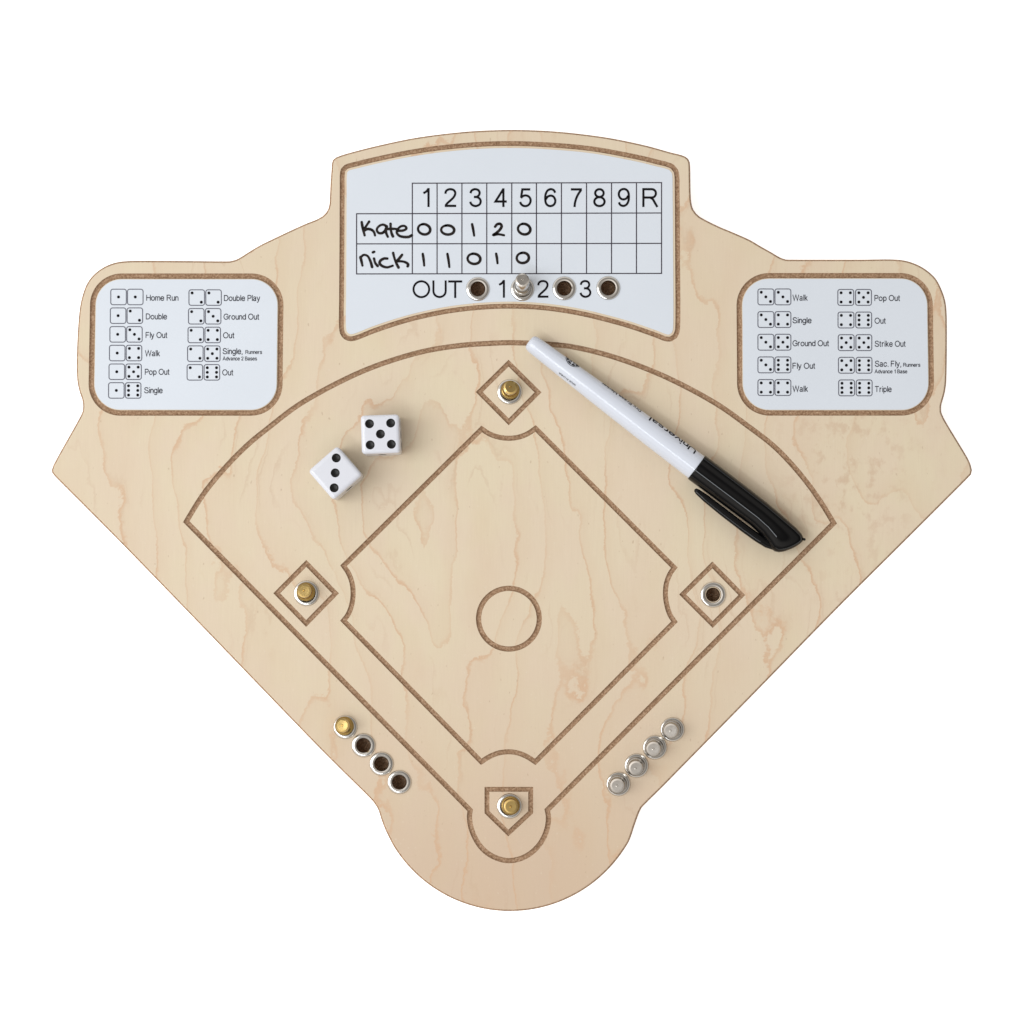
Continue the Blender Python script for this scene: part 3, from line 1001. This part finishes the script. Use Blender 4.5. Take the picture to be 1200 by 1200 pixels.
def wrap(name, txt, t_start, t_end, v0, cap, parent, ring_only=False, verts=None, faces=None):
    """print wrapped round the barrel, head towards the lower left; v0 = arc distance of the base line from the barrel's crown"""
    v, f = text_mesh(txt, 0.15, 0.06) if verts is None else (verts, faces)
    lo, hi = min(p.x for p in v), max(p.x for p in v)
    sx, sy = (t_start - t_end) / (hi - lo), cap / CAP
    out = []
    for p in v:
        t = t_start - (p.x - lo) * sx
        arc = v0 - p.y * sy                        # arc length towards the upper right
        r = bar_r(t) + 0.16 + 0.02 * p.z
        a = arc / r
        out.append(mk(t, r * math.sin(a), axis_z(t) + r * math.cos(a)))
    return mesh_obj(name, out, f, INK, parent)


wrap('printed_word', 'Universal', 232, 166, 20.6, 10.5, barrel)
wrap('printed_word', 'Dry Erase Marker', 153, 97, 18.0, 5.8, barrel)
wrap('printed_word', 'MADE IN CHINA', 74, 50, -9.2, 2.6, barrel)
# round seal: ring, letters
rv, rf = [], []
for q, (ra, rb) in enumerate(((8.6, 9.4), (5.4, 7.9))):
    b0 = len(rv)
    m_ = 40
    for r in (ra, rb):
        rv += [Vector((r * math.cos(2 * math.pi * i / m_), r * math.sin(2 * math.pi * i / m_), 0)) for i in range(m_)]
    rf += [(b0 + i, b0 + (i + 1) % m_, b0 + m_ + (i + 1) % m_, b0 + m_ + i) for i in range(m_)
           if q == 0 or (i % 5 != 0)]
wrap('printed_seal', '', 64.4, 45.0, 15.0, CAP, barrel, verts=rv, faces=rf)
wrap('printed_word', 'AP', 59.4, 50.2, 17.4, 6.0, barrel)

# cap: loft of sections; the end is cut at a slant and swells to carry the clip
secs = [(243.6, 0, 15.6, 15.6, 0), (243.5, 0, 16.3, 16.3, 0), (243.6, 0, 16.7, 16.7, 0), (244.0, 0, 16.95, 16.95, 0), (245.0, 0, 17.05, 17.05, 0), (248, 0, 17.1, 17.1, 0), (262, 0, 17.1, 17.1, 0), (300, 0, 17.0, 17.0, 0), (335, -0.2, 16.6, 16.6, 0),
        (352, -1.4, 16.8, 16.2, 0.05), (365, -3.4, 17.8, 15.6, 0.13), (376, -5.2, 18.6, 14.4, 0.26), (384, -6.0, 17.6, 12.6, 0.36),
        (389, -6.2, 15.4, 10.4, 0.42), (392, -6.2, 11.5, 7.4, 0.46), (393.4, -6.2, 6, 4, 0.46), (393.8, -6.2, 0.05, 0.05, 0.46)]
gc = Geo()
cz = 17.2
rr = []
for t, cn, rn, rz, k in secs:
    rg = []
    for i in range(56):
        a = 2 * math.pi * i / 56
        n = cn + rn * math.cos(a)
        rg.append(mk(t + k * n, n, cz + rz * math.sin(a)))
    rr.append(rg)
gc.rings(rr)
# small moulding nub at the slanted end
bmn = bmesh.new()
bmesh.ops.create_uvsphere(bmn, u_segments=14, v_segments=8, radius=1.7)
bmn.verts.ensure_lookup_table()
gc.add([mk(394.2 + v.co.x, 8.0 + v.co.y, cz + 3.5 + v.co.z) for v in bmn.verts], [tuple(v.index for v in f.verts) for f in bmn.faces])
bmn.free()
cap = fix_normals(gc.obj('cap', CAP_BLACK, marker, smooth=True))

gk = Geo()
path = [(257.5, -21.9, 17.5, 0.4, 0.4), (258.4, -22.0, 17.5, 2.2, 1.8), (262, -22.2, 17.6, 3.4, 2.6), (275, -22.6, 18.2, 4.5, 3.2), (300, -23.2, 18.6, 5.0, 3.6),
        (330, -23.4, 18.6, 5.1, 3.8), (350, -23.0, 18.2, 5.1, 4.2), (364, -21.6, 17.6, 5.1, 4.8), (374, -18.5, 17.2, 4.6, 5.0), (380, -14, 17.2, 3.6, 4.2)]
rr = []
for t, n, z, rn, rz in path:
    rr.append([mk(t, n + rn * (abs(math.cos(a)) ** 0.8) * (1 if math.cos(a) > 0 else -1),
                  z + rz * (abs(math.sin(a)) ** 0.8) * (1 if math.sin(a) > 0 else -1)) for a in [2 * math.pi * i / 28 for i in range(28)]])
gk.rings(rr)
fix_normals(gk.obj('clip', CAP_BLACK, cap, smooth=True))
